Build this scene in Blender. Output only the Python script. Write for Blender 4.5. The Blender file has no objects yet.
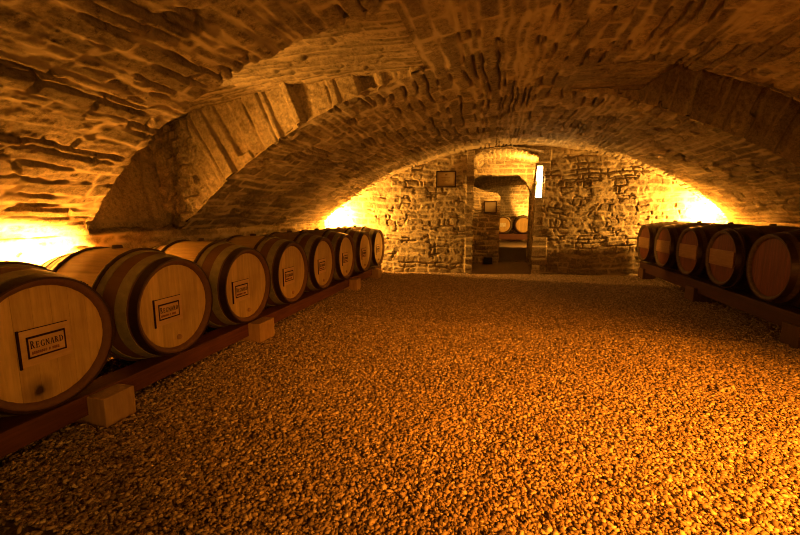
import bpy, math, random
import numpy as np
from mathutils import Vector, Matrix

PI = math.pi
scene = bpy.context.scene
COL = scene.collection
H = 1.04                                   # eye height of the camera
VX, VZ, VR = 0.38, -2.846, 5.029           # axis and radius of the long vault

# ---------------------------------------------------------------- noise
def vnoise(x, y, seed=0):
    """smooth value noise in -1..1"""
    x = np.asarray(x, dtype=np.float64); y = np.asarray(y, dtype=np.float64)
    xi = np.floor(x).astype(np.int64); yi = np.floor(y).astype(np.int64)
    xf = x - xi; yf = y - yi
    def hsh(a, b):
        n = (a * 374761393 + b * 668265263 + seed * 1442695041) & 0xFFFFFFFF
        n = ((n ^ (n >> 13)) * 1274126177) & 0xFFFFFFFF
        n = n ^ (n >> 16)
        return (n & 0xFFFF) / 32767.5 - 1.0
    u = xf * xf * (3 - 2 * xf); v = yf * yf * (3 - 2 * yf)
    a = hsh(xi, yi); b = hsh(xi + 1, yi); c = hsh(xi, yi + 1); d = hsh(xi + 1, yi + 1)
    return (a * (1 - u) + b * u) * (1 - v) + (c * (1 - u) + d * u) * v

def fbm(x, y, seed=0, octv=4, gain=.5):
    s = 0; amp = 1.0; f = 1.0
    for k in range(octv):
        s = s + amp * vnoise(x * f, y * f, seed + 17 * k); amp *= gain; f *= 2.03
    return s

def sstep(a, b, x):
    t = np.clip((x - a) / (b - a), 0, 1)
    return t * t * (3 - 2 * t)

def masonry(S, T, ch=.085, sl=.3, seed=1, joint=.006, edge=.012, depth=.02, relief=.012,
            rough=.004, warp=.02, chv=.35, fill=.35, sparse=0, smear=.012, lump=.006):
    """courses stacked along S, stones running along T; returns relief height, stone tint, joint mask"""
    rng = np.random.RandomState(seed)
    Sw = S + warp * vnoise(T * 1.3, S * 1.7, seed) + warp * .45 * vnoise(T * 5.1, S * 4.3, seed + 3)
    Tw = T + warp * .8 * vnoise(T * 4.7, S * 9.1, seed + 5)
    lo, hi = Sw.min() - ch, Sw.max() + ch
    n = int((hi - lo) / ch * 1.6) + 4
    b = lo + np.concatenate([[0], np.cumsum(ch * (1 + chv * rng.uniform(-1, 1, n)))])
    ci = np.clip(np.searchsorted(b, Sw) - 1, 0, n - 1)
    dS = np.minimum(Sw - b[ci], b[ci + 1] - Sw)
    dT = np.zeros_like(Sw); tint = np.zeros_like(Sw); hs = np.zeros_like(Sw); tl = np.zeros_like(Sw)
    t0, t1 = Tw.min() - sl, Tw.max() + sl
    for c in np.unique(ci):
        m = ci == c
        k = int((t1 - t0) / sl * 2.2) + 4
        w = sl * (1 + .6 * rng.uniform(-1, 1, k))
        tb = t0 - rng.uniform(0, sl) + np.concatenate([[0], np.cumsum(w)])
        tt = Tw[m]
        si = np.clip(np.searchsorted(tb, tt) - 1, 0, k - 1)
        dT[m] = np.minimum(tt - tb[si], tb[si + 1] - tt)
        tint[m] = rng.uniform(0, 1, k)[si]
        hs[m] = rng.uniform(-1, 1, k)[si]
        tl[m] = (rng.uniform(-1, 1, k)[si]) * (tt - tb[si] - .5 * w[si]) * .06
    d = np.minimum(dS, dT * 1.0)
    jw = joint * (1 + .8 * vnoise(T * 3.3, S * 3.3, seed + 9))
    face = sstep(jw, jw + edge, d)
    # mortar filled up in places, washed out in others
    if sparse: wash = sstep(sparse, sparse + .3, fbm(S * 7, T * 4.5, seed + 21, 2) + .35 * vnoise(S * .9, T * .9, seed + 22))
    else: wash = np.clip(.5 + .9 * fbm(S * 1.1, T * 1.1, seed + 21, 3), 0, 1)
    dj = depth * (fill + (1 - fill) * wash)
    h = face * (dj + relief * hs + tl) - dj + rough * fbm(S * 26, T * 26, seed + 31, 3) * (.35 + .65 * face) \
        + lump * fbm(S * 5, T * 4, seed + 41, 3) + .5 * lump * fbm(S * 14, T * 11, seed + 43, 2)
    mort = 1 - sstep(jw * .5, jw + smear, d + smear * .7 * fbm(S * 9, T * 7, seed + 51, 3))
    return h, tint, mort * (1 - .75 * wash)

# ---------------------------------------------------------------- meshes
def link(name, me, mat=None, parent=None, smooth=True):
    o = bpy.data.objects.new(name, me); COL.objects.link(o)
    if mat is not None: me.materials.append(mat)
    if parent is not None: o.parent = parent
    if smooth and len(me.polygons):
        me.polygons.foreach_set('use_smooth', np.ones(len(me.polygons), dtype=bool))
    return o

def np_mesh(name, V, F, attrs=None, fattrs=None):
    V = np.asarray(V, dtype=np.float32); F = np.asarray(F, dtype=np.int32)
    me = bpy.data.meshes.new(name)
    k = F.shape[1]
    me.vertices.add(len(V)); me.vertices.foreach_set('co', V.ravel())
    me.loops.add(F.size); me.loops.foreach_set('vertex_index', F.ravel())
    me.polygons.add(len(F))
    me.polygons.foreach_set('loop_start', np.arange(0, F.size, k, dtype=np.int32))
    me.polygons.foreach_set('loop_total', np.full(len(F), k, dtype=np.int32))
    me.update(calc_edges=True)
    for n, a in (attrs or {}).items():
        at = me.attributes.new(n, 'FLOAT', 'POINT'); at.data.foreach_set('value', np.asarray(a, np.float32).ravel())
    for n, a in (fattrs or {}).items():
        at = me.attributes.new(n, 'FLOAT', 'FACE'); at.data.foreach_set('value', np.asarray(a, np.float32).ravel())
    return me

def grid_mesh(name, X, Y, Z, attrs, keep=None, flip=False, thick=0):
    r, c = X.shape
    idx = np.arange(r * c).reshape(r, c)
    a, b, cc, d = idx[:-1, :-1], idx[:-1, 1:], idx[1:, 1:], idx[1:, :-1]
    F = np.stack([a, b, cc, d], -1)
    if flip: F = F[..., ::-1]
    F = F.reshape(-1, 4)
    V = np.stack([X, Y, Z], -1).reshape(-1, 3)
    at = {k: v.ravel() for k, v in attrs.items()}
    if keep is not None:
        kc = keep[:-1, :-1] & keep[:-1, 1:] & keep[1:, 1:] & keep[1:, :-1]
        F = F[kc.ravel()]
        used = np.unique(F); m = np.full(r * c, -1); m[used] = np.arange(len(used))
        F = m[F]; V = V[used]; at = {k: v[used] for k, v in at.items()}
    if thick:                                   # a back face and reveals, for a wall seen through its opening
        E = np.concatenate([F[:, [i, (i + 1) % 4]] for i in range(4)])
        key = np.sort(E, 1); _, inv, cnt = np.unique(key[:, 0] * len(V) + key[:, 1], return_inverse=True, return_counts=True)
        B = E[cnt[inv] == 1]; n = len(V)
        back = V.copy(); back[:, 1] = V[:, 1].mean() + thick
        F = np.concatenate([F, F[:, ::-1] + n, np.stack([B[:, 1], B[:, 0], B[:, 0] + n, B[:, 1] + n], 1)])
        V = np.concatenate([V, back]); at = {k: np.concatenate([v, v]) for k, v in at.items()}
    return np_mesh(name, V, F, at)

class MB:
    """collects simple solids and links them as one mesh object"""
    def __init__(s): s.v = []; s.f = []; s.t = []
    def add(s, vs, fs, tint=.5):
        b = len(s.v); s.v += [tuple(p) for p in vs]; s.f += [tuple(b + i for i in f) for f in fs]
        s.t += [tint] * len(fs)
    def box(s, x0, x1, y0, y1, z0, z1, tint=.5):
        v = [(x, y, z) for z in (z0, z1) for y in (y0, y1) for x in (x0, x1)]
        s.add(v, [(0, 2, 3, 1), (4, 5, 7, 6), (0, 1, 5, 4), (2, 6, 7, 3), (0, 4, 6, 2), (1, 3, 7, 5)], tint)
    def prism(s, poly, axis, a, b, tint=.5):
        """poly of 2-D points extruded along axis from a to b"""
        n = len(poly)
        def P(p, t):
            q = list(p); q.insert(axis, t); return q
        v = [P(p, a) for p in poly] + [P(p, b) for p in poly]
        f = [tuple(range(n))[::-1], tuple(range(n, 2 * n))] + [(i, (i + 1) % n, n + (i + 1) % n, n + i) for i in range(n)]
        s.add(v, f, tint)
    def lathe_x(s, prof, seg=48, tint=.5, closed=False, rmul=None):
        """profile of (x, r) turned about the x axis"""
        v = []; n = len(prof)
        for i in range(seg):
            a = 2 * PI * i / seg; q = 1 if rmul is None else rmul(i)
            for x, r in prof: v.append((x, r * q * math.cos(a), r * q * math.sin(a)))
        f = []
        for i in range(seg):
            j = (i + 1) % seg
            for k in range(n if closed else n - 1):
                l = (k + 1) % n
                f.append((i * n + k, i * n + l, j * n + l, j * n + k))
        s.add(v, f, tint)
    def build(s, name, mat, parent=None, smooth=False, bevel=0, loc=None):
        me = bpy.data.meshes.new(name); me.from_pydata(s.v, [], s.f); me.update()
        at = me.attributes.new('tint', 'FLOAT', 'FACE'); at.data.foreach_set('value', np.array(s.t, np.float32))
        o = link(name, me, mat, parent, smooth)
        if bevel:
            import bmesh
            bm = bmesh.new(); bm.from_mesh(me); bmesh.ops.recalc_face_normals(bm, faces=bm.faces)
            bmesh.ops.bevel(bm, geom=list(bm.edges), offset=bevel, segments=2, affect='EDGES', profile=.6)
            bm.to_mesh(me); bm.free()
        if loc: o.location = loc
        return o

def tag(o, label=None, cat=None, group=None, kind=None):
    if label: o['label'] = label
    if cat: o['category'] = cat
    if group: o['group'] = group
    if kind: o['kind'] = kind
    return o

def empty(name, loc=(0, 0, 0), rz=0):
    o = bpy.data.objects.new(name, None); COL.objects.link(o)
    o.empty_display_size = .1; o.location = loc; o.rotation_euler = (0, 0, rz); return o

def children(o): return [c for c in bpy.data.objects if c.parent == o]
def copy_tree(o, parent=None, skip=()):
    c = o.copy(); COL.objects.link(c); c.parent = parent
    for ch in children(o):
        if ch.name.split('.')[0] not in skip: copy_tree(ch, c)
    return c

# ---------------------------------------------------------------- materials
class NT:
    def __init__(s, name):
        s.m = bpy.data.materials.new(name); s.m.use_nodes = True
        s.t = s.m.node_tree; s.b = s.t.nodes['Principled BSDF']
    def n(s, typ, **kw):
        d = s.t.nodes.new(typ)
        for k, v in kw.items(): setattr(d, k, v)
        return d
    def l(s, a, b): s.t.links.new(a, b)
    def noise(s, co, scale, detail=4, rough=.6, vscale=None):
        if vscale is not None:
            mp = s.n('ShaderNodeMapping'); mp.inputs['Scale'].default_value = vscale; s.l(co, mp.inputs[0]); co = mp.outputs[0]
        d = s.n('ShaderNodeTexNoise'); d.inputs['Scale'].default_value = scale
        d.inputs['Detail'].default_value = detail; d.inputs['Roughness'].default_value = rough
        s.l(co, d.inputs['Vector']); return d.outputs['Fac']
    def ramp(s, fac, stops):
        r = s.n('ShaderNodeValToRGB'); e = r.color_ramp.elements
        while len(e) < len(stops): e.new(.5)
        for el, (p, c) in zip(e, stops): el.position = p; el.color = (*c, 1)
        s.l(fac, r.inputs[0]); return r.outputs[0]
    def mix(s, fac, a, b, mode='MIX'):
        d = s.n('ShaderNodeMix', data_type='RGBA', blend_type=mode)
        for sock, v in ((d.inputs[0], fac), (d.inputs[6], a), (d.inputs[7], b)):
            if hasattr(v, 'is_linked'): s.l(v, sock)
            elif isinstance(v, (int, float)): sock.default_value = v
            else: sock.default_value = (*v, 1)
        return d.outputs[2]
    def math(s, op, a, b=0.0):
        d = s.n('ShaderNodeMath', operation=op)
        for sock, v in ((d.inputs[0], a), (d.inputs[1], b)):
            if hasattr(v, 'is_linked'): s.l(v, sock)
            else: sock.default_value = v
        return d.outputs[0]
    def attr(s, name):
        d = s.n('ShaderNodeAttribute'); d.attribute_name = name; return d.outputs['Fac']
    def objco(s): return s.n('ShaderNodeTexCoord').outputs['Object']
    def bump(s, h, strength=.4, dist=.01):
        d = s.n('ShaderNodeBump'); d.inputs['Strength'].default_value = strength; d.inputs['Distance'].default_value = dist
        s.l(h, d.inputs['Height']); s.l(d.outputs[0], s.b.inputs['Normal'])
    def out(s, col, rough=.9, spec=.2, metal=0):
        if hasattr(col, 'is_linked'): s.l(col, s.b.inputs['Base Color'])
        else: s.b.inputs['Base Color'].default_value = (*col, 1)
        if hasattr(rough, 'is_linked'): s.l(rough, s.b.inputs['Roughness'])
        else: s.b.inputs['Roughness'].default_value = rough
        s.b.inputs['Specular IOR Level'].default_value = spec
        s.b.inputs['Metallic'].default_value = metal
        return s.m

def stone_mat(name, dark, light, mortar, bump=.5, stain=.5, pits=.75):
    t = NT(name); co = t.objco()
    base = t.ramp(t.attr('tint'), [(0, dark), (.55, tuple((a + b) / 2 for a, b in zip(dark, light))), (1, light)])
    n1 = t.noise(co, 2.2, 5)
    base = t.mix(t.math('MULTIPLY', t.ramp(n1, [(.42, (0, 0, 0)), (.68, (1, 1, 1))]), stain), base, tuple(c * .55 for c in dark))
    n2 = t.noise(co, 34, 5, .7)
    base = t.mix(.8, base, t.ramp(n2, [(.36, (.42, .4, .37)), (.6, (1, 1, 1))]), 'MULTIPLY')
    base = t.mix(pits, base, t.ramp(t.noise(co, 19, 4, .75), [(.34, (.2, .17, .13)), (.43, (1, 1, 1))]), 'MULTIPLY')
    base = t.mix(.5, base, t.ramp(t.noise(co, 110, 2, .6), [(.35, (.5, .48, .45)), (.6, (1, 1, 1))]), 'MULTIPLY')
    base = t.mix(t.attr('joint'), base, mortar)
    t.bump(t.noise(co, 55, 7, .8), bump, .016)
    return t.out(base, .95, .1)

M_VAULT = stone_mat('vault_stone', (.24, .19, .12), (.46, .37, .25), (.44, .36, .245), 1.0, .5)
M_WALL = stone_mat('rubble_wall', (.34, .27, .17), (.6, .5, .34), (.54, .45, .3), .55, .5, .3)
M_PLASTER = stone_mat('lime_plaster', (.44, .36, .24), (.52, .43, .29), (.36, .29, .19), .5, .35, .15)

def wood_mat(name, c0, c1, grain=(1, 1, 1), stain=None, rough=.6, spec=.3, knot=None, rnd=.25):
    t = NT(name); co = t.objco()
    g = t.noise(co, 9, 6, .65, grain)
    col = t.ramp(g, [(.3, c0), (.7, c1)])
    col = t.mix(.6, col, t.ramp(t.attr('tint'), [(0, (.62, .6, .58)), (1, (1, 1, 1))]), 'MULTIPLY')
    rn = t.n('ShaderNodeObjectInfo').outputs['Random']
    col = t.mix(rnd, col, t.ramp(rn, [(0, (.6, .55, .5)), (1, (1, 1, 1))]), 'MULTIPLY')
    big = t.noise(co, 2.7, 4)
    col = t.mix(.45, col, t.ramp(big, [(.35, (.55, .5, .42)), (.62, (1, 1, 1))]), 'MULTIPLY')
    if stain is not None:                       # bands rubbed with wine: |x| between two limits
        sx = t.n('ShaderNodeSeparateXYZ'); t.l(co, sx.inputs[0])
        ax = t.math('ABSOLUTE', sx.outputs[0])
        band = t.math('MULTIPLY', t.math('GREATER_THAN', ax, stain[0]), t.math('LESS_THAN', ax, stain[1]))
        col = t.mix(t.math('MULTIPLY', band, .85), col, stain[2])
    if knot is not None:
        mp = t.n('ShaderNodeVectorMath', operation='DISTANCE'); t.l(co, mp.inputs[0]); mp.inputs[1].default_value = knot
        d = t.math('ADD', mp.outputs['Value'], t.math('MULTIPLY', t.noise(co, 30, 3), .02))
        col = t.mix(t.ramp(d, [(.024, (1, 1, 1)), (.036, (.55, .55, .55)), (.09, (0, 0, 0))]), col, (.05, .025, .012))
    t.bump(g, .25, .004)
    return t.out(col, rough, spec)

M_STAVE = wood_mat('oak_staves', (.35, .245, .095), (.55, .41, .175), (.6, 6, 6), (.20, .46, (.11, .038, .018)))
M_HEAD = wood_mat('oak_head', (.54, .36, .115), (.76, .54, .2), (6, 6, .5))
M_HEADK = wood_mat('oak_head_knotted', (.54, .36, .115), (.76, .54, .2), (6, 6, .5), knot=(.40, -.045, -.20))
M_PLATE = wood_mat('label_plate', (.66, .42, .17), (.8, .54, .24), (6, .8, 6), rnd=0)
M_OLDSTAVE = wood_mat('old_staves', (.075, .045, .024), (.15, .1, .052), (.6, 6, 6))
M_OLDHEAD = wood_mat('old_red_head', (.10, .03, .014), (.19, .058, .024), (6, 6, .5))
M_BATTEN = wood_mat('batten_wood', (.24, .13, .05), (.36, .21, .085), (6, .6, 6))
M_OLDBEAM = wood_mat('old_beam_wood', (.045, .018, .01), (.09, .035, .018), (6, .5, 6))
M_BEAM = wood_mat('beam_wood', (.10, .034, .016), (.19, .064, .03), (6, .5, 6))
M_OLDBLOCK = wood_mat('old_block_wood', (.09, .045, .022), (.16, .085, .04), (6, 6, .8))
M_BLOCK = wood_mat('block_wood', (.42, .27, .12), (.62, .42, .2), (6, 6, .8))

def plain(name, col, rough=.6, spec=.3, metal=0, nz=20, dark=.6):
    t = NT(name); co = t.objco()
    c = t.mix(1.0, col, t.ramp(t.noise(co, nz, 5, .7), [(.3, (dark,) * 3), (.7, (1, 1, 1))]), 'MULTIPLY')
    t.bump(t.noise(co, nz * 3, 4), .2, .003)
    return t.out(c, rough, spec, metal)

M_IRON = plain('dark_hoop_iron', (.06, .03, .018), .36, .5, .5)
M_GALV = plain('dull_hoop_metal', (.34, .31, .16), .5, .4, .2)
M_WITHY = plain('bark_withy', (.06, .03, .017), .7, .3)
M_BUNG = plain('bung_dark', (.06, .03, .02), .7)
M_PLUG = plain('plug_wood', (.5, .3, .12), .6)
M_INK = plain('burnt_ink', (.035, .012, .008), .8, .1)
M_RED = plain('red_ink', (.22, .05, .02), .8, .1)
M_BLACK = plain('black_plastic', (.012, .012, .012), .5)
M_FRAME = plain('dark_frame', (.035, .016, .01), .5)
M_PAPER = plain('aged_paper', (.62, .5, .3), .8, .2, 0, 8, .85)
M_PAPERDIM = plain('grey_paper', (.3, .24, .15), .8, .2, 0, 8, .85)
M_MARK = plain('faint_print', (.25, .17, .08), .8, .1)
M_POST = plain('worn_post', (.33, .25, .15), .8)

def gravel_mat():
    t = NT('limestone_gravel'); co = t.objco()
    c = t.ramp(t.attr('tint'), [(0, (.10, .07, .045)), (.3, (.3, .22, .14)), (.7, (.5, .37, .24)), (1, (.8, .66, .46))])
    c = t.mix(.4, c, t.ramp(t.noise(co, 120, 3), [(.3, (.6, .58, .55)), (.7, (1, 1, 1))]), 'MULTIPLY')
    return t.out(c, .75, .3)
def soil_mat():
    t = NT('gravel_bed'); co = t.objco()
    n = t.noise(co, 75, 5, .8)
    c = t.ramp(n, [(.3, (.06, .042, .026)), (.5, (.18, .13, .085)), (.7, (.36, .27, .18))])
    t.bump(n, .9, .02)
    return t.out(c, .9, .15)
M_GRAVEL = gravel_mat(); M_SOIL = soil_mat()

def emit_mat(name, col, s):
    t = NT(name); t.b.inputs['Emission Color'].default_value = (*col, 1); t.b.inputs['Emission Strength'].default_value = s
    return t.out((.8, .8, .8), .5)

# ---------------------------------------------------------------- the setting
def vz(x): return VZ + np.sqrt(np.maximum(VR ** 2 - (np.asarray(x, dtype=float) - VX) ** 2, .01))
def yback(x): return 7.03 + .15 * np.asarray(x, dtype=float)

# left recess (a chute cut through the vault) and right shaft: near and far edges, and roof profile
def lnear(x): return np.interp(x, [-3.1, -2.95, -2.6, -2.3, -1.4, -.5], [2.34, 2.29, 2.17, 2.09, 2.05, 2.1])
def lfar(x): return np.interp(x, [-3.1, -2.5, -1.2, -.5], [3.17, 3.13, 3.0, 2.98])
LRX = [-3.5, -3.1, -2.6, -2.0, -1.3, -.55]; LRZ = [1.66, 1.86, 1.99, 2.06, 2.09, 2.097]
def lroof(x): return np.interp(x, LRX, LRZ)
def rnear(x): return np.interp(x, [.6, 1.1, 2.2, 3.8], [3.55, 3.36, 3.68, 4.1])
def rfar(x): return np.interp(x, [.6, 1.0, 1.9, 2.5, 3.8], [4.0, 4.11, 4.54, 4.68, 4.9])
RRX = [.6, 1.25, 1.75, 2.4, 3.8]; RRZ = [2.176, 2.17, 2.55, 3.2, 3.6]
def rroof(x): return np.interp(x, RRX, RRZ)
LTIP, RTIP = -.55, .62

def build_vault():
    ph = np.linspace(-.742, .742, 640)
    y = np.concatenate([np.arange(-1.7, 1.0, .03), np.arange(1.0, 4.2, .0105), np.arange(4.2, 8.0, .018)])
    P, Y = np.meshgrid(ph, y, indexing='ij')
    S = P * VR
    h, tint, joint = masonry(S, Y, .088, .34, 11, .006, .008, .045, .0035, .005, .036, .5, .07, sparse=.0001, smear=.02, lump=.0036)
    Xn0 = VX + VR * np.sin(P)
    h2 = h + .012 * fbm(S * 1.3, Y * 1.1, 77, 3)
    h2 = h2 * sstep(.742, .722, np.abs(P)) + .014 * sstep(.725, .742, np.abs(P))
    for tip, nf, ff in ((LTIP, lnear, lfar), (RTIP, rnear, rfar)):
        band = sstep(nf(tip) - .2, nf(tip), Y) * (1 - sstep(ff(tip), ff(tip) + .2, Y))
        h2 = h2 * (1 - band * np.exp(-((Xn0 - tip) / .14) ** 2))
    r = VR - h2
    joint = np.maximum(joint, .85 * sstep(.36, .28, yback(Xn0) - Y + .03 * vnoise(S * 5, Y * 5, 14)))   # paler tone painted in to brighten the lamplit strip by the end wall
    X = VX + r * np.sin(P); Z = VZ + r * np.cos(P)
    wob = .018 * vnoise(S * 6, Y * 0 + 3, 5) + .012 * vnoise(S * 17, Y * 0 + 8, 6)
    Xn = VX + VR * np.sin(P)
    inl = (Xn < LTIP) & (Y > lnear(Xn) + wob) & (Y < lfar(Xn) + .4 * wob)
    inr = (Xn > RTIP) & (Y > rnear(Xn) + wob) & (Y < rfar(Xn) + .4 * wob)
    keep = ~(inl | inr) & (Y < yback(Xn) + .12)
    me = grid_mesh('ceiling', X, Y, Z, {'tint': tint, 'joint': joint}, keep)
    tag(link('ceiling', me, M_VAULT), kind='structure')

def build_side(name, x0, z1, seed, sgn):
    y = np.arange(-1.7, 7.75, .02); z = np.arange(-.04, z1, .014)
    Zg, Y = np.meshgrid(z, y, indexing='ij')
    h, tint, joint = masonry(Zg, Y, .1, .2, seed, .006, .016, .028, .012, .009, .05, .5, .15, sparse=.1, smear=.02, lump=.008)
    h = h + .02 * fbm(Zg * 3, Y * 2.4, seed + 5, 3)
    X = x0 + sgn * (h * sstep(z1, z1 - .12, Zg) + .06 * (1 - Zg / z1))
    # a rough ledge on top, running back to the recess
    n = 26
    kx = np.linspace(0, 1, n)[:, None]
    Xl = np.repeat(X[-1][None], n, 0) - sgn * kx * .42
    Yl = np.repeat(y[None], n, 0)
    Zl = np.repeat(Zg[-1][None], n, 0) + sstep(0, .12, kx) * (.012 + .03 * np.abs(fbm(Xl * 13, Yl * 13, 4, 3)) + .012 * fbm(Xl * 34, Yl * 34, 6, 2))
    Xl = Xl + sgn * .02 * (1 - kx) * fbm(Xl * 15, Yl * 11, 9, 3)
    X = np.concatenate([X, Xl[1:]]); Zg = np.concatenate([Zg, Zl[1:]])
    Y = np.concatenate([Y, np.repeat(y[None], n - 1, 0)])
    tint = np.concatenate([tint, np.repeat(tint[-1][None], n - 1, 0)]); joint = np.concatenate([joint, np.zeros((n - 1, len(y)))])
    me = grid_mesh(name, X, Y, Zg, {'tint': tint, 'joint': joint}, Y < yback(X) + .1)
    tag(link(name, me, M_WALL), kind='structure')

def quadgrid(fn, u, v, name, mat, seed, nrm, kw, keep=None, relief=1.0):
    """surface fn(U,V)->X,Y,Z pushed along nrm by masonry relief measured in (S,T)"""
    U, V = np.meshgrid(u, v, indexing='ij')
    X, Y, Z, S, T = fn(U, V)
    h, tint, joint = masonry(S, T, seed=seed, **kw)
    h = h * (relief(U, V) if callable(relief) else relief)
    me = grid_mesh(name, X + nrm[0] * h, Y + nrm[1] * h, Z + nrm[2] * h, {'tint': tint, 'joint': joint}, keep(U, V) if keep else None)
    return tag(link(name, me, mat), kind='structure')

def build_recess(side):
    if side == 'left':
        near, far, roof, xa, xb, xe = lnear, lfar, lroof, -3.34, LTIP, -3.1
    else:
        near, far, roof, xa, xb, xe = rnear, rfar, rroof, RTIP, 3.8, 3.7
    # roof, its courses running across the vault
    def f(U, V):
        X = U; a = near(X) - .1; b = far(X) + .05
        Y = a + (b - a) * V
        return X, Y, np.maximum(roof(X), vz(X) + .003), Y, X
    quadgrid(f, np.arange(xa - (.045 if side == 'right' else 0), xb + (.045 if side == 'left' else 0), .014), np.linspace(0, 1, 90), 'ceiling_recess_%s_roof' % side, M_VAULT, 31 if side == 'left' else 33,
             (0, 0, -1), dict(ch=.075, sl=.36, joint=.005, edge=.012, depth=.018, relief=.008),
             relief=lambda U, V: sstep(.02, .3, np.abs(U - (xb if side == 'left' else xa))))
    # far jamb: the cut face of the vault, wedge stones radiating from the vault axis
    def g(U, V):
        X = U; zb = np.maximum(vz(X), .86) - .022; zt = np.maximum(roof(X), zb) + .01
        Z = zb + (zt - zb) * V; Y = far(X) + 0 * V
        ang = np.arctan2(X - VX, Z - VZ) * VR; rad = np.hypot(X - VX, Z - VZ)
        if side == 'left':                       # rough quoins at the outer end
            q = X < -2.72 + .1 * vnoise(Z * 7, X * 0, 3)
            return X, Y, Z, np.where(q, Z * 1.5 + 40, ang), np.where(q, X * 14, rad)
        return X, Y, Z, ang, rad
    quadgrid(g, np.arange(xa, xb + .001, .009), np.linspace(0, 1, 80), 'wall_recess_%s_far' % side, M_PLASTER, 35, (0, -1, 0),
             dict(ch=.115, sl=2.5 if side == 'left' else 2., joint=.004, edge=.012, depth=.016 if side == 'left' else .005, relief=.006 if side == 'left' else .002, fill=.2, sparse=.1, chv=.5))
    def gn(U, V):
        X = U; zb = np.maximum(vz(X), .86); zt = np.maximum(roof(X), zb) + .02
        Z = zb + (zt - zb) * V
        return X, near(X) - .05 + 0 * V, Z, Z, X
    quadgrid(gn, np.arange(xa, xb + .001, .03), np.linspace(0, 1, 24), 'wall_recess_%s_near' % side, M_VAULT, 36, (0, 1, 0), dict(ch=.1, sl=.3))
    # plastered end wall, leaning out
    def e(U, V):
        Z = .8 + V * ((2.1 if side == 'left' else 3.7) - .8)
        lean = .2 if side == 'left' else 0
        s = -1 if side == 'left' else 1
        X = xe + s * lean * (Z - .86) / .95
        dent = 0
        if side == 'left':
            for (cy, cz, rr) in ((2.62, 1.47, .032), (2.75, 1.46, .026)):
                dent = dent + .03 * np.exp(-(((U - cy) ** 2 + (Z - cz) ** 2) / rr ** 2) ** 2)
        return X + s * dent, U, Z, Z, U
    quadgrid(e, np.arange(1.9 if side == 'left' else 3.2, 3.3 if side == 'left' else 5.1, .02), np.linspace(0, 1, 60), 'wall_recess_%s_end' % side, M_PLASTER, 37,
             (1 if side == 'left' else -1, 0, 0), dict(ch=.6, sl=.9, joint=.001, edge=.03, depth=.003, relief=.004, rough=.004))

def door_top(x): return np.interp(x, [-.42, -.3, -.05, .2, .45, .66], [1.99, 2.08, 2.125, 2.135, 2.10, 2.05])
DX0, DX1 = -.395, .615

def build_back():
    x = np.concatenate([np.arange(-3.3, 4.1, .0135)]); z = np.arange(-.04, 2.26, .0125)
    Z, X = np.meshgrid(z, x, indexing='ij')
    h, tint, joint = masonry(Z, X, .082, .17, 61, .005, .010, .022, .0022, .0035, .05, .6, .10, sparse=.15, smear=.022, lump=.0018)
    h = h + .003 * fbm(X * 3.2, Z * 3.2, 90, 2)
    # dressed jamb stones beside the doorway
    hj, tj, jj = masonry(Z, X * .001, .2, 5., 63, .006, .012, .015, .006, .004, .012, .4, .5)
    w = ((X > DX1) & (X < DX1 + .2 + .05 * np.sign(vnoise(X * 0, Z * 4.2, 8)))) | ((X < DX0) & (X > DX0 - .13))
    h = np.where(w, hj + .012, h); tint = np.where(w, .5 + .5 * tj, tint); joint = np.where(w, jj, joint)
    Y = yback(X) - h
    wob = .008 * vnoise(Z * 9, X * 0, 3)
    door = (X > DX0 + wob) & (X < np.where(Z > 1.9, .65, DX1) + wob) & (Z < door_top(X))
    slot = (X > .64) & (X < .74) & (Z > 1.31) & (Z < 1.845)
    keep = (Z < vz(X) + .06) & ~door & ~slot
    me = grid_mesh('wall_back', X, Y, Z, {'tint': tint, 'joint': joint}, keep, True)
    tag(link('wall_back', me, M_WALL), kind='structure')

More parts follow.
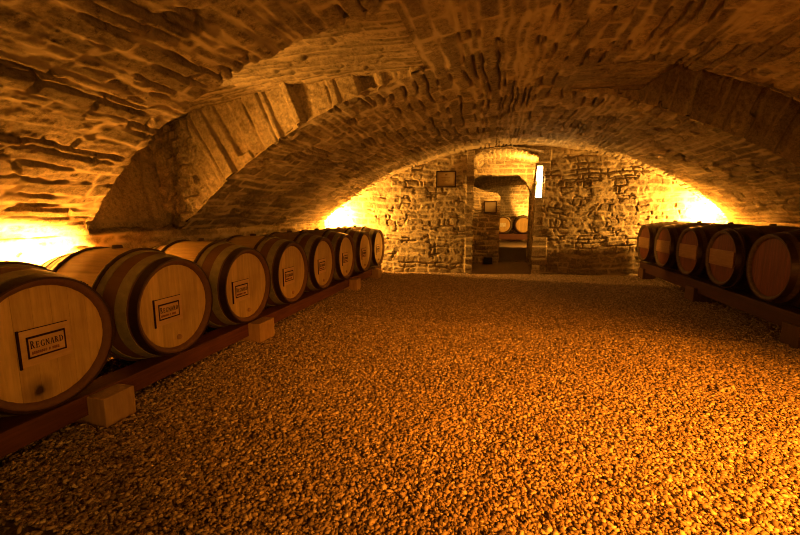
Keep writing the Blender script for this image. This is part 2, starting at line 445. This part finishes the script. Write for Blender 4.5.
PE = 8.45                                           # pier at the end of the passage
def build_passage():
    mk = dict(ch=.09, sl=.2, joint=.005, edge=.010, depth=.02, relief=.006, rough=.005, warp=.03, lump=.004, sparse=.1)
    def lw(U, V): return np.interp(U, [7.0, PE], [DX0 - .01, -.52]) + 0 * V, U, V, V, U
    quadgrid(lw, np.arange(6.98, PE + .3, .02), np.arange(-.05, 2.2, .02), 'wall_passage_left', M_WALL, 71, (1, 0, 0), mk)
    def rw(U, V): return np.interp(U, [7.0, PE], [DX1 + .02, .68]) + np.interp(V, [1.85, 1.95], [0, .07]), U, V, V, U
    quadgrid(rw, np.arange(7.12, PE + .3, .02), np.arange(-.05, 2.2, .02), 'wall_passage_right', M_WALL, 72, (-1, 0, 0), mk)
    def rf(U, V):
        return U, V, door_top(U) + .015 - .05 * (V - 7.1) / 1.4, U, V
    quadgrid(rf, np.arange(-.56, .74, .014), np.arange(6.96, PE + .1, .016), 'ceiling_passage', M_WALL, 73, (0, 0, -1), dict(mk, sl=.3))
    # the pier and the flat arch that close the passage
    x = np.arange(-.62, .8, .014); z = np.arange(-.04, 2.2, .014)
    Z, X = np.meshgrid(z, x, indexing='ij')
    h, tint, joint = masonry(Z, X, **dict(mk, seed=74))
    pier = (X < .075 + .012 * vnoise(Z * 8, X * 0, 1)) & (Z < np.interp(X, [-.5, -.28, .0, .08], [1.62, 1.53, 1.47, 1.40]))
    head = np.interp(X, [-.6, -.48, -.34, .40, .55, .66, .72], [1.74, 1.78, 1.825, 1.815, 1.68, 1.48, 1.0])
    keep = pier | (Z > head)
    me = grid_mesh('wall_passage_end', X, PE - h, Z, {'tint': tint, 'joint': joint}, keep, True, .28)
    o = tag(link('wall_passage_end', me, M_WALL), kind='structure')
    o.data.set_sharp_from_angle(angle=1.0)
    # far cellar
    fx, fr = .75, 4.2; fz = 2.14 - fr
    def va(U, V): return fx + fr * np.sin(U), V, fz + fr * np.cos(U), U * fr, V
    quadgrid(va, np.linspace(-.72, .72, 150), np.arange(PE + .28, 16.3, .04), 'ceiling_far_cellar', M_VAULT, 75, (0, 0, -1), dict(ch=.1, sl=.35))
    def ew(U, V): return U, 16.15 + 0 * V, V, V, U
    quadgrid(ew, np.arange(-2.1, 3.6, .022), np.arange(-.05, 2.2, .022), 'wall_far_cellar_end', M_WALL, 76, (0, -1, 0), dict(ch=.1, sl=.2, relief=.016),
             keep=lambda U, V: V < fz + np.sqrt(fr ** 2 - (U - fx) ** 2) + .08)
    for nm, xx, s in (('wall_far_cellar_left', -2.0, 1), ('wall_far_cellar_right', 3.5, -1)):
        def sw(U, V, xx=xx): return xx + 0 * V, U, V, V, U
        quadgrid(sw, np.arange(PE + .28, 16.3, .05), np.arange(-.05, 1.2, .05), nm, M_WALL, 77, (s, 0, 0), dict(ch=.1, sl=.2))
    def fw(U, V): return U, PE + .29 + 0 * V, V, V, U
    quadgrid(fw, np.arange(-2.1, 3.6, .05), np.arange(-.05, 2.2, .05), 'wall_far_cellar_front', M_WALL, 78, (0, 1, 0), dict(ch=.1, sl=.2),
             keep=lambda U, V: (U < -.5) | (U > .62))

def floor_z(x, y):
    z = .012 * fbm(np.asarray(x) * .9, np.asarray(y) * .9, 5, 3) - .012
    return z + .018 * np.exp(-((np.asarray(x) + 1.93) / .14) ** 2) * (np.asarray(y) < 6.6)

def build_floor():
    x = np.arange(-3.1, 3.95, .035); y = np.concatenate([np.arange(-1.7, 7.0, .035), np.arange(7.0, 8.9, .05)])
    Y, X = np.meshgrid(y, x, indexing='ij')
    Z = floor_z(X, Y) - .006 + .004 * vnoise(X * 30, Y * 30, 3)
    keep = (Y < yback(X) + .1) | ((X > -.65) & (X < .8))
    me = grid_mesh('floor', X, Y, Z, {'tint': X * 0}, keep)
    tag(link('floor', me, M_SOIL), kind='structure')
    x = np.arange(-2.1, 3.6, .08); y = np.arange(8.85, 16.3, .08)
    Y, X = np.meshgrid(y, x, indexing='ij')
    me = grid_mesh('floor_far_cellar', X, Y, .012 * fbm(X * 2, Y * 2, 8, 3) - .01, {'tint': X * 0})
    tag(link('floor_far_cellar', me, M_SOIL), kind='structure')

BLOCKS = [(-2.1, -1.83, 1.385, 1.55), (-2.1, -1.83, 2.68, 2.89), (-2.1, -1.83, 4.94, 5.1), (-2.1, -1.83, 5.95, 6.13),
          (2.345, 2.54, 7.02, 7.22), (2.345, 2.54, 5.32, 5.54), (2.345, 2.54, 3.62, 3.82)]
def build_gravel():
    rng = np.random.RandomState(5)
    # deformed icosahedra, half sunk in the bed
    g = (1 + 5 ** .5) / 2
    iv = np.array([(-1, g, 0), (1, g, 0), (-1, -g, 0), (1, -g, 0), (0, -1, g), (0, 1, g), (0, -1, -g), (0, 1, -g), (g, 0, -1), (g, 0, 1), (-g, 0, -1), (-g, 0, 1)], float)
    iv /= np.linalg.norm(iv[0])
    jf = np.array([(0, 11, 5), (0, 5, 1), (0, 1, 7), (0, 7, 10), (0, 10, 11), (1, 5, 9), (5, 11, 4), (11, 10, 2), (10, 7, 6), (7, 1, 8),
                   (3, 9, 4), (3, 4, 2), (3, 2, 6), (3, 6, 8), (3, 8, 9), (4, 9, 5), (2, 4, 11), (6, 2, 10), (8, 6, 7), (9, 8, 1)])
    ov = np.array([(1, 0, 0), (-1, 0, 0), (0, 1, 0), (0, -1, 0), (0, 0, 1), (0, 0, -.6)], float)
    of = np.array([(0, 2, 4), (2, 1, 4), (1, 3, 4), (3, 0, 4), (2, 0, 5), (1, 2, 5), (3, 1, 5), (0, 3, 5)])
    cv = np.array([(a, b, c) for a in (-.72, .72) for b in (-.72, .72) for c in (-.6, .6)], float)
    cf = np.array([(0, 1, 3), (0, 3, 2), (4, 6, 7), (4, 7, 5), (0, 4, 5), (0, 5, 1), (2, 3, 7), (2, 7, 6), (0, 2, 6), (0, 6, 4), (1, 5, 7), (1, 7, 3)])
    VV, FF, TT = [], [], []; base = 0
    def scatter(n, x0, x1, y0, y1, r0, r1, tv, tf):
        nonlocal base
        px = rng.uniform(x0, x1, n); py = rng.uniform(y0, y1, n)
        k = (py < yback(px) - .09)
        for (bx0, bx1, by0, by1) in BLOCKS: k &= ~((px > bx0 - .02) & (px < bx1 + .02) & (py > by0 - .02) & (py < by1 + .02))
        px, py = px[k], py[k]; n = len(px)
        r = r0 + (r1 - r0) * rng.power(.55, n)
        v = tv[None] * (1 + .38 * rng.uniform(-1, 1, (n, len(tv), 1))) + .22 * rng.uniform(-1, 1, (n, len(tv), 3))
        sc = np.stack([rng.uniform(.75, 1.35, n), rng.uniform(.65, 1.1, n), rng.uniform(.45, .8, n)], 1)
        v = v * (sc * r[:, None])[:, None, :]
        # random tilt and spin
        tx = rng.normal(0, .6, n); az = rng.uniform(0, 2 * PI, n)
        c, s = np.cos(tx)[:, None], np.sin(tx)[:, None]
        y_, z_ = v[..., 1] * c - v[..., 2] * s, v[..., 1] * s + v[..., 2] * c
        c, s = np.cos(az)[:, None], np.sin(az)[:, None]
        x_, y2 = v[..., 0] * c - y_ * s, v[..., 0] * s + y_ * c
        pz = floor_z(px, py) + r * rng.uniform(-.3, .5, n)
        W = np.stack([x_ + px[:, None], y2 + py[:, None], z_ + pz[:, None]], -1).reshape(-1, 3)
        F = (tf[None] + (np.arange(n) * len(tv))[:, None, None] + base).reshape(-1, 3)
        VV.append(W); FF.append(F); TT.append(np.repeat(rng.beta(1.5, 1.6, n), len(tf)))
        base += len(W)
    scatter(64000, -1.95, 2.0, .85, 2.2, .0042, .0115, cv, cf)
    scatter(60000, -1.95, 2.45, 2.2, 3.7, .0042, .011, cv, cf)
    scatter(80000, -1.95, 2.5, 3.7, 7.5, .005, .011, ov, of)
    scatter(18000, -2.82, -1.9, .8, 6.6, .006, .015, ov, of)
    scatter(12000, 2.45, 3.6, 3.2, 7.6, .006, .015, ov, of)
    scatter(9000, 1.95, 3.6, .6, 3.3, .007, .016, ov, of)
    scatter(6000, -2.6, 3.0, -.6, .85, .008, .016, cv, cf)
    me = np_mesh('gravel', np.concatenate(VV), np.concatenate(FF), None, {'tint': np.concatenate(TT)})
    o = link('gravel', me, M_GRAVEL, smooth=False)
    tag(o, 'loose tan limestone gravel spread over the whole cellar floor', 'gravel', kind='stuff')

def build_front():
    def f(U, V): return U, -1.66 + 0 * V, V, V, U
    quadgrid(f, np.arange(-3.2, 4.0, .06), np.arange(-.05, 2.3, .06), 'wall_front', M_WALL, 91, (0, 1, 0), dict(ch=.1, sl=.25),
             keep=lambda U, V: V < vz(U) + .1)

build_vault(); build_side('wall_left', -2.985, .885, 51, 1); build_side('wall_right', 3.70, .925, 52, -1)
build_recess('left'); build_recess('right'); build_back(); build_passage(); build_floor(); build_gravel(); build_front()

# ---------------------------------------------------------------- barrels
BH, BR, HR = .43, .347, .285                        # half length, bilge radius, head radius
def br(x): return BR - (BR - HR) * (abs(x) / BH) ** 2

def stave_mesh(mat, parent):
    ns, per = 26, 4
    xs = [-BH + .03, -BH + .014, -BH] + list(np.linspace(-BH + .006, BH - .006, 25)) + [BH, BH - .014, BH - .03]
    rr = []
    for i, x in enumerate(xs):
        if i == 0 or i == len(xs) - 1: rr.append(HR - .034)
        elif i == 1 or i == len(xs) - 2: rr.append(HR - .027)
        elif i == 2 or i == len(xs) - 3: rr.append(HR - .004)
        else: rr.append(br(x))
    V = []; F = []; T = []
    seg = ns * per; n = len(xs)
    rng = random.Random(3); tints = [rng.random() for _ in range(ns)]
    for i in range(seg):
        a = 2 * PI * (i + .5 * 0) / seg
        gro = .9945 if i % per == 0 else 1.0
        for x, r in zip(xs, rr): V.append((x, r * gro * math.cos(a), r * gro * math.sin(a)))
    for i in range(seg):
        j = (i + 1) % seg
        for k in range(n - 1):
            F.append((i * n + k, j * n + k, j * n + k + 1, i * n + k + 1)); T.append(tints[i // per])
    me = np_mesh('body', V, F, None, {'tint': T})
    o = link('body', me, mat, parent, False)
    return o

def head_mesh(sgn, mat, parent, name='head'):
    m = MB(); rng = random.Random(8 if sgn > 0 else 9)
    R = HR - .03; n = 7; w = 2 * R / n
    x0, x1 = sgn * (BH - .045), sgn * (BH - .026)
    if x0 > x1: pass
    for k in range(n):
        a = -R + k * w + .0006; b = a + w - .0012
        pts = []
        for q in np.linspace(a, b, 7): pts.append((q, math.sqrt(max(R * R - q * q, 1e-6))))
        low = [(p[0], -p[1]) for p in pts]
        poly = low + pts[::-1]
        m.prism(poly, 0, min(x0, x1), max(x0, x1), .35 + .65 * rng.random())
    return m.build(name, mat, parent)

def hoop_mesh(x0, x1, mat, parent, th=.0045, name='hoop', lump=0):
    m = MB(); xs = np.linspace(x0, x1, 4)
    if lump:
        rng = random.Random(int(abs(x0) * 1000)); r0 = (abs(x1) - abs(x0)) / 2
        prof = [( (x0 + x1) / 2 + r0 * math.cos(t), br((x0 + x1) / 2) + .004 + .010 * math.sin(t)) for t in np.linspace(0, 2 * PI, 9)[:-1]]
        jit = [1 + lump * (rng.random() - .3) * (1.6 if (i // 2) % 5 == 0 else 1) for i in range(120)]
        m.lathe_x(prof[::-1] if x1 < x0 else prof, 120, .5, True, lambda i: jit[i])
        return m.build(name, mat, parent, True)
    outer = [(x, br(x) + th) for x in xs]; inner = [(x, br(x) - .003) for x in xs[::-1]]
    m.lathe_x(outer + inner, 72, .5, True)
    # riveted lap
    a0 = .9
    for da in (-.035, .035):
        for xx in ((x0 * .7 + x1 * .3), (x0 * .3 + x1 * .7)):
            r = br(xx) + th; c, s = math.cos(a0 + da), math.sin(a0 + da)
            m.box(xx - .003, xx + .003, (r + .001) * c - .003, (r + .001) * c + .003, (r + .001) * s - .003, (r + .001) * s + .003)
    return m.build(name, mat, parent, False)

def hoop_weld(o): return o

# serif capitals on a unit square, strokes as polygons
def ring(cx, cy, rx, ry, tx, ty, a0, a1, n=14):
    out = []
    for i in range(n):
        p, q = a0 + (a1 - a0) * i / n, a0 + (a1 - a0) * (i + 1) / n
        out.append([(cx + rx * math.cos(p), cy + ry * math.sin(p)), (cx + rx * math.cos(q), cy + ry * math.sin(q)),
                    (cx + (rx - tx) * math.cos(q), cy + (ry - ty) * math.sin(q)), (cx + (rx - tx) * math.cos(p), cy + (ry - ty) * math.sin(p))])
    return out
def rc(x0, x1, y0, y1): return [(x0, y0), (x1, y0), (x1, y1), (x0, y1)]
SER = .055
def letter(c):
    if c == 'R': return [rc(.1, .27, 0, 1), rc(.0, .38, 0, SER), rc(.0, .3, 1 - SER, 1)] + ring(.3, .74, .38, .26, .16, .07, -PI / 2, PI / 2) + [rc(.25, .32, .93, 1), rc(.25, .32, .48, .55), [(.36, .5), (.54, .5), (.86, 0), (.66, 0)], rc(.66, .94, 0, SER)]
    if c == 'E': return [rc(.1, .28, 0, 1), rc(0, .74, 0, .07), rc(0, .72, .93, 1), rc(.25, .56, .48, .55), rc(.66, .74, 0, .24), rc(.64, .72, .78, 1), rc(.5, .56, .4, .63)]
    if c == 'G': return ring(.5, .5, .5, .52, .17, .07, PI * .28, PI * 1.72, 22) + [rc(.68, .84, .06, .42), rc(.56, .94, .38, .38 + SER), rc(.76, .83, .72, .98)]
    if c == 'N': return [rc(.12, .2, 0, 1), rc(.76, .84, 0, 1), [(.06, 1), (.26, 1), (.86, 0), (.72, 0)], rc(0, .3, 0, SER), rc(.64, .96, 1 - SER, 1)]
    if c == 'A': return [[(.06, 0), (.14, 0), (.5, 1), (.44, 1)], [(.44, 1), (.56, 1), (.92, 0), (.72, 0)], rc(.24, .72, .3, .36), rc(-.02, .24, 0, SER), rc(.62, 1, 0, SER)]
    if c == 'D': return [rc(.1, .27, 0, 1), rc(0, .32, 0, .07), rc(0, .32, .93, 1)] + ring(.3, .5, .6, .5, .18, .07, -PI / 2, PI / 2, 18)
    return []

def label_parts(parent):
    """branded plate on the head: x faces out, y runs to the reader's right, z up"""
    X = BH - .026
    m = MB(); m.box(X, X + .004, -.1, .1, -.082, .075); o = m.build('label', M_PLATE, parent, bevel=.001)
    o['label'] = 'branded wooden plate with dark lettering'
    m = MB(); m.box(X, X + .0075, -.106, -.0985, -.086, .08); m.box(X, X + .0052, -.1, .092, .0745, .0775); m.build('edge_bar', M_INK, o)
    b = MB(); t = .007; Y0, Y1, Z0, Z1 = -.074, .078, -.05, .045; X1 = X + .0056
    b.box(X + .003, X1, Y0, Y1, Z1 - t * 1.3, Z1); b.box(X + .003, X1, Y0, Y1, Z0, Z0 + t); b.box(X + .003, X1, Y0, Y0 + t, Z0, Z1); b.box(X + .003, X1, Y1 - t * .8, Y1, Z0, Z1)
    b.build('border', M_INK, o)
    w = MB(); x = -.062
    for i, c in enumerate('REGNARD'):
        hh = .034 if i == 0 else .027; ww = .019 if i == 0 else .0165
        for poly in letter(c):
            w.prism([(x + px * ww, -.009 + pz * hh) for px, pz in poly], 0, X + .003, X + .0056)
        x += ww * 1.12
    w.build('lettering', M_INK, o)
    s = MB(); rng = random.Random(4)
    x = -.058
    for k in range(15):
        if k in (8, 10): x += .006; continue
        s.box(X + .003, X + .0054, x, x + .0016, -.034, -.022); s.box(X + .003, X + .0054, x + .0035, x + .0048, -.034 + .004 * rng.random(), -.022)
        s.box(X + .003, X + .0054, x, x + .0048, -.0235 if k % 2 else -.034, -.022 if k % 2 else -.0325); x += .0074
    s.build('caption', M_RED, o)

def make_barrel(old=False, knot=False):
    root = empty('wine_barrel'); Z = BR
    st = stave_mesh(M_OLDSTAVE if old else M_STAVE, root)
    hd = head_mesh(1, M_OLDHEAD if old else (M_HEADK if knot else M_HEAD), root)
    hb = head_mesh(-1, M_OLDHEAD if old else M_HEAD, root)
    parts = [st, hd, hb]
    for s in (1, -1):
        parts.append(hoop_mesh(s * .432, s * .388, M_IRON, root, .006))
        if not old:
            parts.append(hoop_mesh(s * .372, s * .312, M_GALV, root, .004))
            parts.append(hoop_mesh(s * .232, s * .195, M_GALV, root, .004))
            parts.append(hoop_mesh(s * .19, s * .162, M_WITHY, root, 0, 'withy_hoop', .012))
        else:
            parts.append(hoop_mesh(s * .345, s * .305, M_IRON, root, .004))
            parts.append(hoop_mesh(s * .21, s * .175, M_IRON, root, .004))
    m = MB(); m.add([], [])
    ring_ = 12; vs = []; fs = []
    for k, (r, z) in enumerate(((.03, BR - .012), (.03, BR + .004), (.026, BR + .018), (.0, BR + .02))):
        for i in range(ring_): vs.append((r * math.cos(2 * PI * i / ring_), r * math.sin(2 * PI * i / ring_), z))
    for k in range(3):
        for i in range(ring_): fs.append((k * ring_ + i, k * ring_ + (i + 1) % ring_, (k + 1) * ring_ + (i + 1) % ring_, (k + 1) * ring_ + i))
    m.add(vs, fs); parts.append(m.build('bung', M_BUNG, root, True))
    if not old:
        if not knot:
            m = MB(); m.lathe_x([(BH - .03, .017), (BH - .014, .015), (BH - .008, .010), (BH - .007, .0001)], 16)
            for i, v in enumerate(m.v): m.v[i] = (v[0], v[1] + .006, v[2] - .198)
            parts.append(m.build('plug', M_PLUG, root, True))
        label_parts(root)
    else:
        w = math.sqrt((HR - .032) ** 2 - .06 ** 2)
        m = MB(); m.box(BH - .026, BH - .006, -w + .02, w - .02, -.08, .085); parts.append(m.build('batten', M_BATTEN, root, bevel=.003))
    for c in children(root): c.location.z = Z
    return root

ORD = ['nearest', 'second', 'third', 'fourth', 'fifth', 'sixth', 'seventh', 'farthest']
LL = ['nearest oak barrel of the left row, dark knot low on its head',
      'second oak barrel of the left row, beside the nearest pale block',
      'third oak barrel of the left row, head over the beam just before the second block',
      'fourth oak barrel of the left row, just past the second wooden block',
      'fifth oak barrel of the left row, counted from the camera end',
      'sixth oak barrel of the left row, third from the back wall end',
      'seventh oak barrel of the left row, last but one before the back wall',
      'eighth and last oak barrel of the left row, against the back wall']
LX, LZ = -1.899 - BH + .025, 1.04 - .56
LY = [1.219 + .708 * i for i in range(8)]
GL = 'oak barrels in the left row'
kb = make_barrel(False, True); kb.location = (LX, LY[0], LZ - BR); tag(kb, LL[0], 'barrel', GL)
b0 = make_barrel(False, False)
random.seed(6)
for i in range(1, 8):
    o = b0 if i == 1 else copy_tree(b0)
    o.location = (LX + random.uniform(-.01, .01), LY[i], LZ - BR)
    tag(o, LL[i], 'barrel', GL)
    for c in children(o):
        if c.name.startswith('label'): c.location.y = (-.055, -.075, -.06, -.03, -.02, -.02, -.02)[i - 1]; c.location.z -= .012
RL = ['old dark barrel with pale crossbar, hard against the back wall in the right row',
      'old dark barrel with pale crossbar, second from the back wall in the right row',
      'old dark barrel with pale crossbar, middle one of the five in the right row',
      'old barrel with reddish crossbar and knobbly hoop, fourth from back wall in right row',
      'old barrel with plain dark red head and no crossbar, nearest in the right row']
RX, RZ = 2.316 + BH, 1.04 - .467
GR = 'old dark barrels in the right row'
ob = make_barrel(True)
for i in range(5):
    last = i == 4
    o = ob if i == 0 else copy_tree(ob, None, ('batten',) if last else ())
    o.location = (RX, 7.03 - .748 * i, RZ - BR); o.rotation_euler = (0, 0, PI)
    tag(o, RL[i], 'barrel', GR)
    if i == 3:
        w = hoop_mesh(.378, .352, M_WITHY, o, 0, 'withy_hoop', .03); w.location.z = BR
FL = ['barrel with a white label on its head, left one seen far through the doorway', 'barrel with a plain pale head, right one seen far through the doorway']
for i, (x, y) in enumerate(((.235, 14.7), (.955, 14.7))):
    o = copy_tree(b0, None, ('plug',) if i == 0 else ('plug', 'label'))
    o.location = (x, y + BH, .635 - BR); o.rotation_euler = (0, 0, -PI / 2)
    tag(o, FL[i], 'barrel', 'barrels in the far cellar')
    for c in children(o):
        if c.name.startswith('label'):
            for g in children(c): bpy.data.objects.remove(g)
            bpy.data.objects.remove(c)
    if i == 0:
        X = BH - .026
        m = MB(); m.box(X, X + .004, -.1, .1, -.07, .07); l = m.build('label', plain('white_label', (.8, .74, .6), .8), o); l.location.z = BR
        l['label'] = 'white paper label'

# ---------------------------------------------------------------- beams and blocks under the barrels
def beam(x0, x1, y0, y1, z0, z1, label, group, mat=None):
    m = MB(); m.box(x0, x1, y0, y1, z0, z1)
    o = m.build('support_beam', mat or M_BEAM, bevel=.006)
    return tag(o, label, 'beam', group)
LB = LZ - br(.24) - .003
beam(-2.09, -1.94, .62, 6.5, .045, LB, 'long red-brown beam along the gravel under the fronts of the left barrels', 'beams under the left barrels')
beam(-2.72, -2.57, .62, 6.5, .045, LB, 'long beam hidden behind, under the rear ends of the left barrels', 'beams under the left barrels')
RB = RZ - br(.216) - .003
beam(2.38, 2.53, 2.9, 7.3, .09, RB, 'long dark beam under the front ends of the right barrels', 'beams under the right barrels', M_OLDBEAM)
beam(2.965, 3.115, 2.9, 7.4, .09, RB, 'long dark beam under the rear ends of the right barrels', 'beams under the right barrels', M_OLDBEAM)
beam(-.4, 1.6, 14.78, 14.92, .1, .635 - br(.25) - .003, 'beam under the two barrels seen far through the doorway', 'beams in the far cellar')

def block(fx, inner, y0, y1, top, n0, n1, nz, label, group, mat=None):
    """cross block with a notch that holds the beam; runs in x from fx to inner"""
    lo, hi = min(fx, inner), max(fx, inner)
    p = [(lo, -.03), (hi, -.03), (hi, top), (n1, top), (n1, nz), (lo, nz)] if fx > inner else [(lo, -.03), (hi, -.03), (hi, nz), (n0, nz), (n0, top), (lo, top)]
    m = MB(); m.prism([(a, b) for a, b in p], 1, y0, y1)
    o = m.build('support_block', mat or M_BLOCK, bevel=.004)
    return tag(o, label, 'block', group)
for (y0, y1, t, lb) in ((1.385, 1.55, .142, 'largest pale wooden block, under the beam between nearest and second left barrels'),
                     (2.68, 2.89, .155, 'pale wooden block under the left beam between third and fourth barrels'),
                     (4.94, 5.1, .14, 'small wooden block under the left beam, third from the camera'),
                     (5.95, 6.13, .14, 'last wooden block under the left beam, near the back wall')):
    block(-1.83, -2.095, y0, y1, t, -2.0915, -1.9385, .0445, lb, 'blocks under the left beam')
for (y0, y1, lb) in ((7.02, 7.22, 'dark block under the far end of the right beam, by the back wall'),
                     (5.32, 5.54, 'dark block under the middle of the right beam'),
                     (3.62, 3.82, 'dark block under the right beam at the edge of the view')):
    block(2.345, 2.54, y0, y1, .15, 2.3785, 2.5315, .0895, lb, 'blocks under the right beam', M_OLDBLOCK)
for x, lb in ((-.2, 'left support block under the beam in the far cellar'), (1.2, 'right support block under the beam in the far cellar')):
    m = MB(); m.box(x, x + .2, 14.76, 14.94, -.03, .1); tag(m.build('support_block', M_BLOCK, bevel=.004), lb, 'block', 'blocks in the far cellar')

# ---------------------------------------------------------------- small things
def picture(x0, x1, z0, z1, y, rz, label, paper, dim=False):
    w, h = x1 - x0, z1 - z0; t = .022
    r = empty('picture_frame', ((x0 + x1) / 2, y, z0), rz); tag(r, label, 'picture')
    f = MB(); W = w / 2
    f.box(-W, W, -.025, 0, h - t, h); f.box(-W, W, -.025, 0, 0, t); f.box(-W, -W + t, -.025, 0, t, h - t); f.box(W - t, W, -.025, 0, t, h - t)
    f.build('frame', M_FRAME, r)
    m = MB(); m.box(-W + t, W - t, -.013, -.004, t, h - t); p = m.build('sheet', paper, r)
    if not dim:
        s = MB()
        for (zz, a, b, hh) in ((.72, -.02, .02, .02), (.6, -.08, .07, .006), (.5, -.06, .05, .004), (.42, -.07, .07, .004), (.34, -.05, -.01, .004), (.34, .03, .06, .004)):
            s.box(a, b, -.0145, -.0128, zz * h, zz * h + hh)
        s.build('printed_lines', M_MARK, p)
        # inner moulding line
        q = MB(); i = .035
        q.box(-W + i, W - i, -.0145, -.0128, h - i - .004, h - i); q.box(-W + i, W - i, -.0145, -.0128, i, i + .004); q.box(-W + i, -W + i + .004, -.0145, -.0128, i, h - i); q.box(W - i - .004, W - i, -.0145, -.0128, i, h - i)
        q.build('printed_border', M_MARK, p)
    return r
picture(-1.045, -.7, 1.49, 1.775, float(yback(-.87)) - .025, math.atan(.15), 'dark framed yellowed certificate on back wall left of the doorway', M_PAPER)
picture(-.265, .0, 1.055, 1.3, PE - .02, 0, 'small dark framed sheet on the pier seen through the doorway', M_PAPERDIM, True)
m = MB(); m.box(-.235, -.06, PE - .17, PE - .045, -.005, .125); bb = empty('black_box', (0, 0, 0))
bpy.data.objects.remove(bb)
bx = m.build('black_box', M_BLACK, bevel=.006); tag(bx, 'small black box on the ground at the foot of the pier beyond the doorway', 'box')

# narrow lit panel in the right jamb
lp = empty('wall_light', (.69, float(yback(.69)) + .03, 1.312), math.atan(.15)); tag(lp, 'tall narrow glowing light panel set in the right jamb of the doorway', 'light')
m = MB(); m.box(-.058, .058, .0, .04, -.01, .545); m.build('housing', M_POST, lp)
m = MB(); m.box(-.045, .045, -.012, .0, .005, .53); m.build('diffuser', emit_mat('lit_panel', (1, .62, .2), 9), lp)

# ---------------------------------------------------------------- light
WARM = (1, .42, .055); ORANGE = (1, .272, .012)
def point(name, loc, e, col=WARM, r=.04):
    l = bpy.data.lights.new(name, 'POINT'); l.energy = e; l.color = col; l.shadow_soft_size = r
    o = bpy.data.objects.new(name, l); o.location = loc; COL.objects.link(o); return o
def spot(name, loc, to, e, ang, blend=.6, col=WARM, r=.03):
    l = bpy.data.lights.new(name, 'SPOT'); l.energy = e; l.color = col; l.shadow_soft_size = r
    l.spot_size = math.radians(ang); l.spot_blend = blend
    o = bpy.data.objects.new(name, l); o.location = loc; COL.objects.link(o)
    o.rotation_euler = (Vector(to) - Vector(loc)).to_track_quat('-Z', 'Y').to_euler(); return o

spot('lamp_left_wall', (-2.83, 1.98, .58), (-3.0, 1.94, .605), 225, 145, .2, r=.05)
spot('lamp_recess', (-2.72, 2.3, .82), (-1.5, 2.74, 2.08), 40, 44, .7, r=.03)
spot('lamp_corner_left', (-2.74, 6.43, .92), (-2.74 + .13, 6.43 + 1, .92), 125, 170, .05, r=.06)
spot('lamp_corner_right', (3.36, 7.34, 1.02), (3.36 - .45, 7.34 + 1, 1.02), 160, 170, .05, r=.06)
spot('lamp_passage', (.5, 7.75, 1.7), (.25, 8.0, 2.1), 24, 172, .3)
spot('lamp_far_front', (1.5, 12.6, 1.1), (.6, 14.1, .2), 60, 100, .5)
spot('lamp_far_wall', (1.6, 15.3, .6), (1.5, 16.15, 1.15), 150, 80, .4)
spot('lamp_front', (2.33, .35, 1.6), (1.35, 1.45, 0), 380, 80, 1, ORANGE, .02)
point('fill_behind', (.8, -1.1, .42), 9, WARM, .05)  # added fill from behind the camera, stands for no fixture
point('fill_front_low', (2.6, -.2, 1.25), 6, (1, .39, .04), .05)  # extra weak fill, added for the left heads and the vault
spot('fill_aisle', (2.6, -.2, 1.3), (-1.9, 3.6, .35), 14, 62, .9, (1, .39, .04), .05)  # fill spot added to lift the left barrel heads and floor, sparing the vault

w = bpy.data.worlds.new('dark'); scene.world = w; w.use_nodes = True
w.node_tree.nodes['Background'].inputs[0].default_value = (0, 0, 0, 1)

# ---------------------------------------------------------------- camera
cd = bpy.data.cameras.new('camera'); cam = bpy.data.objects.new('camera', cd); COL.objects.link(cam)
cd.sensor_fit = 'HORIZONTAL'; cd.sensor_width = 36; cd.lens = 387.8 / 800 * 36; cd.clip_start = .05
cam.location = (0, 0, H); cam.rotation_euler = (PI / 2 - .138, 0, .242)
scene.camera = cam
vs = scene.view_settings
vs.view_transform = 'Standard'; vs.look = 'None'; vs.exposure = 2.2; vs.gamma = 1; vs.use_curve_mapping = False
scene.cycles.max_bounces = 8; scene.cycles.diffuse_bounces = 5
scene.cycles.use_denoising = True
scene.cycles.filter_width = 1.1
scene.cycles.use_guiding = True; scene.cycles.guiding_training_samples = 24
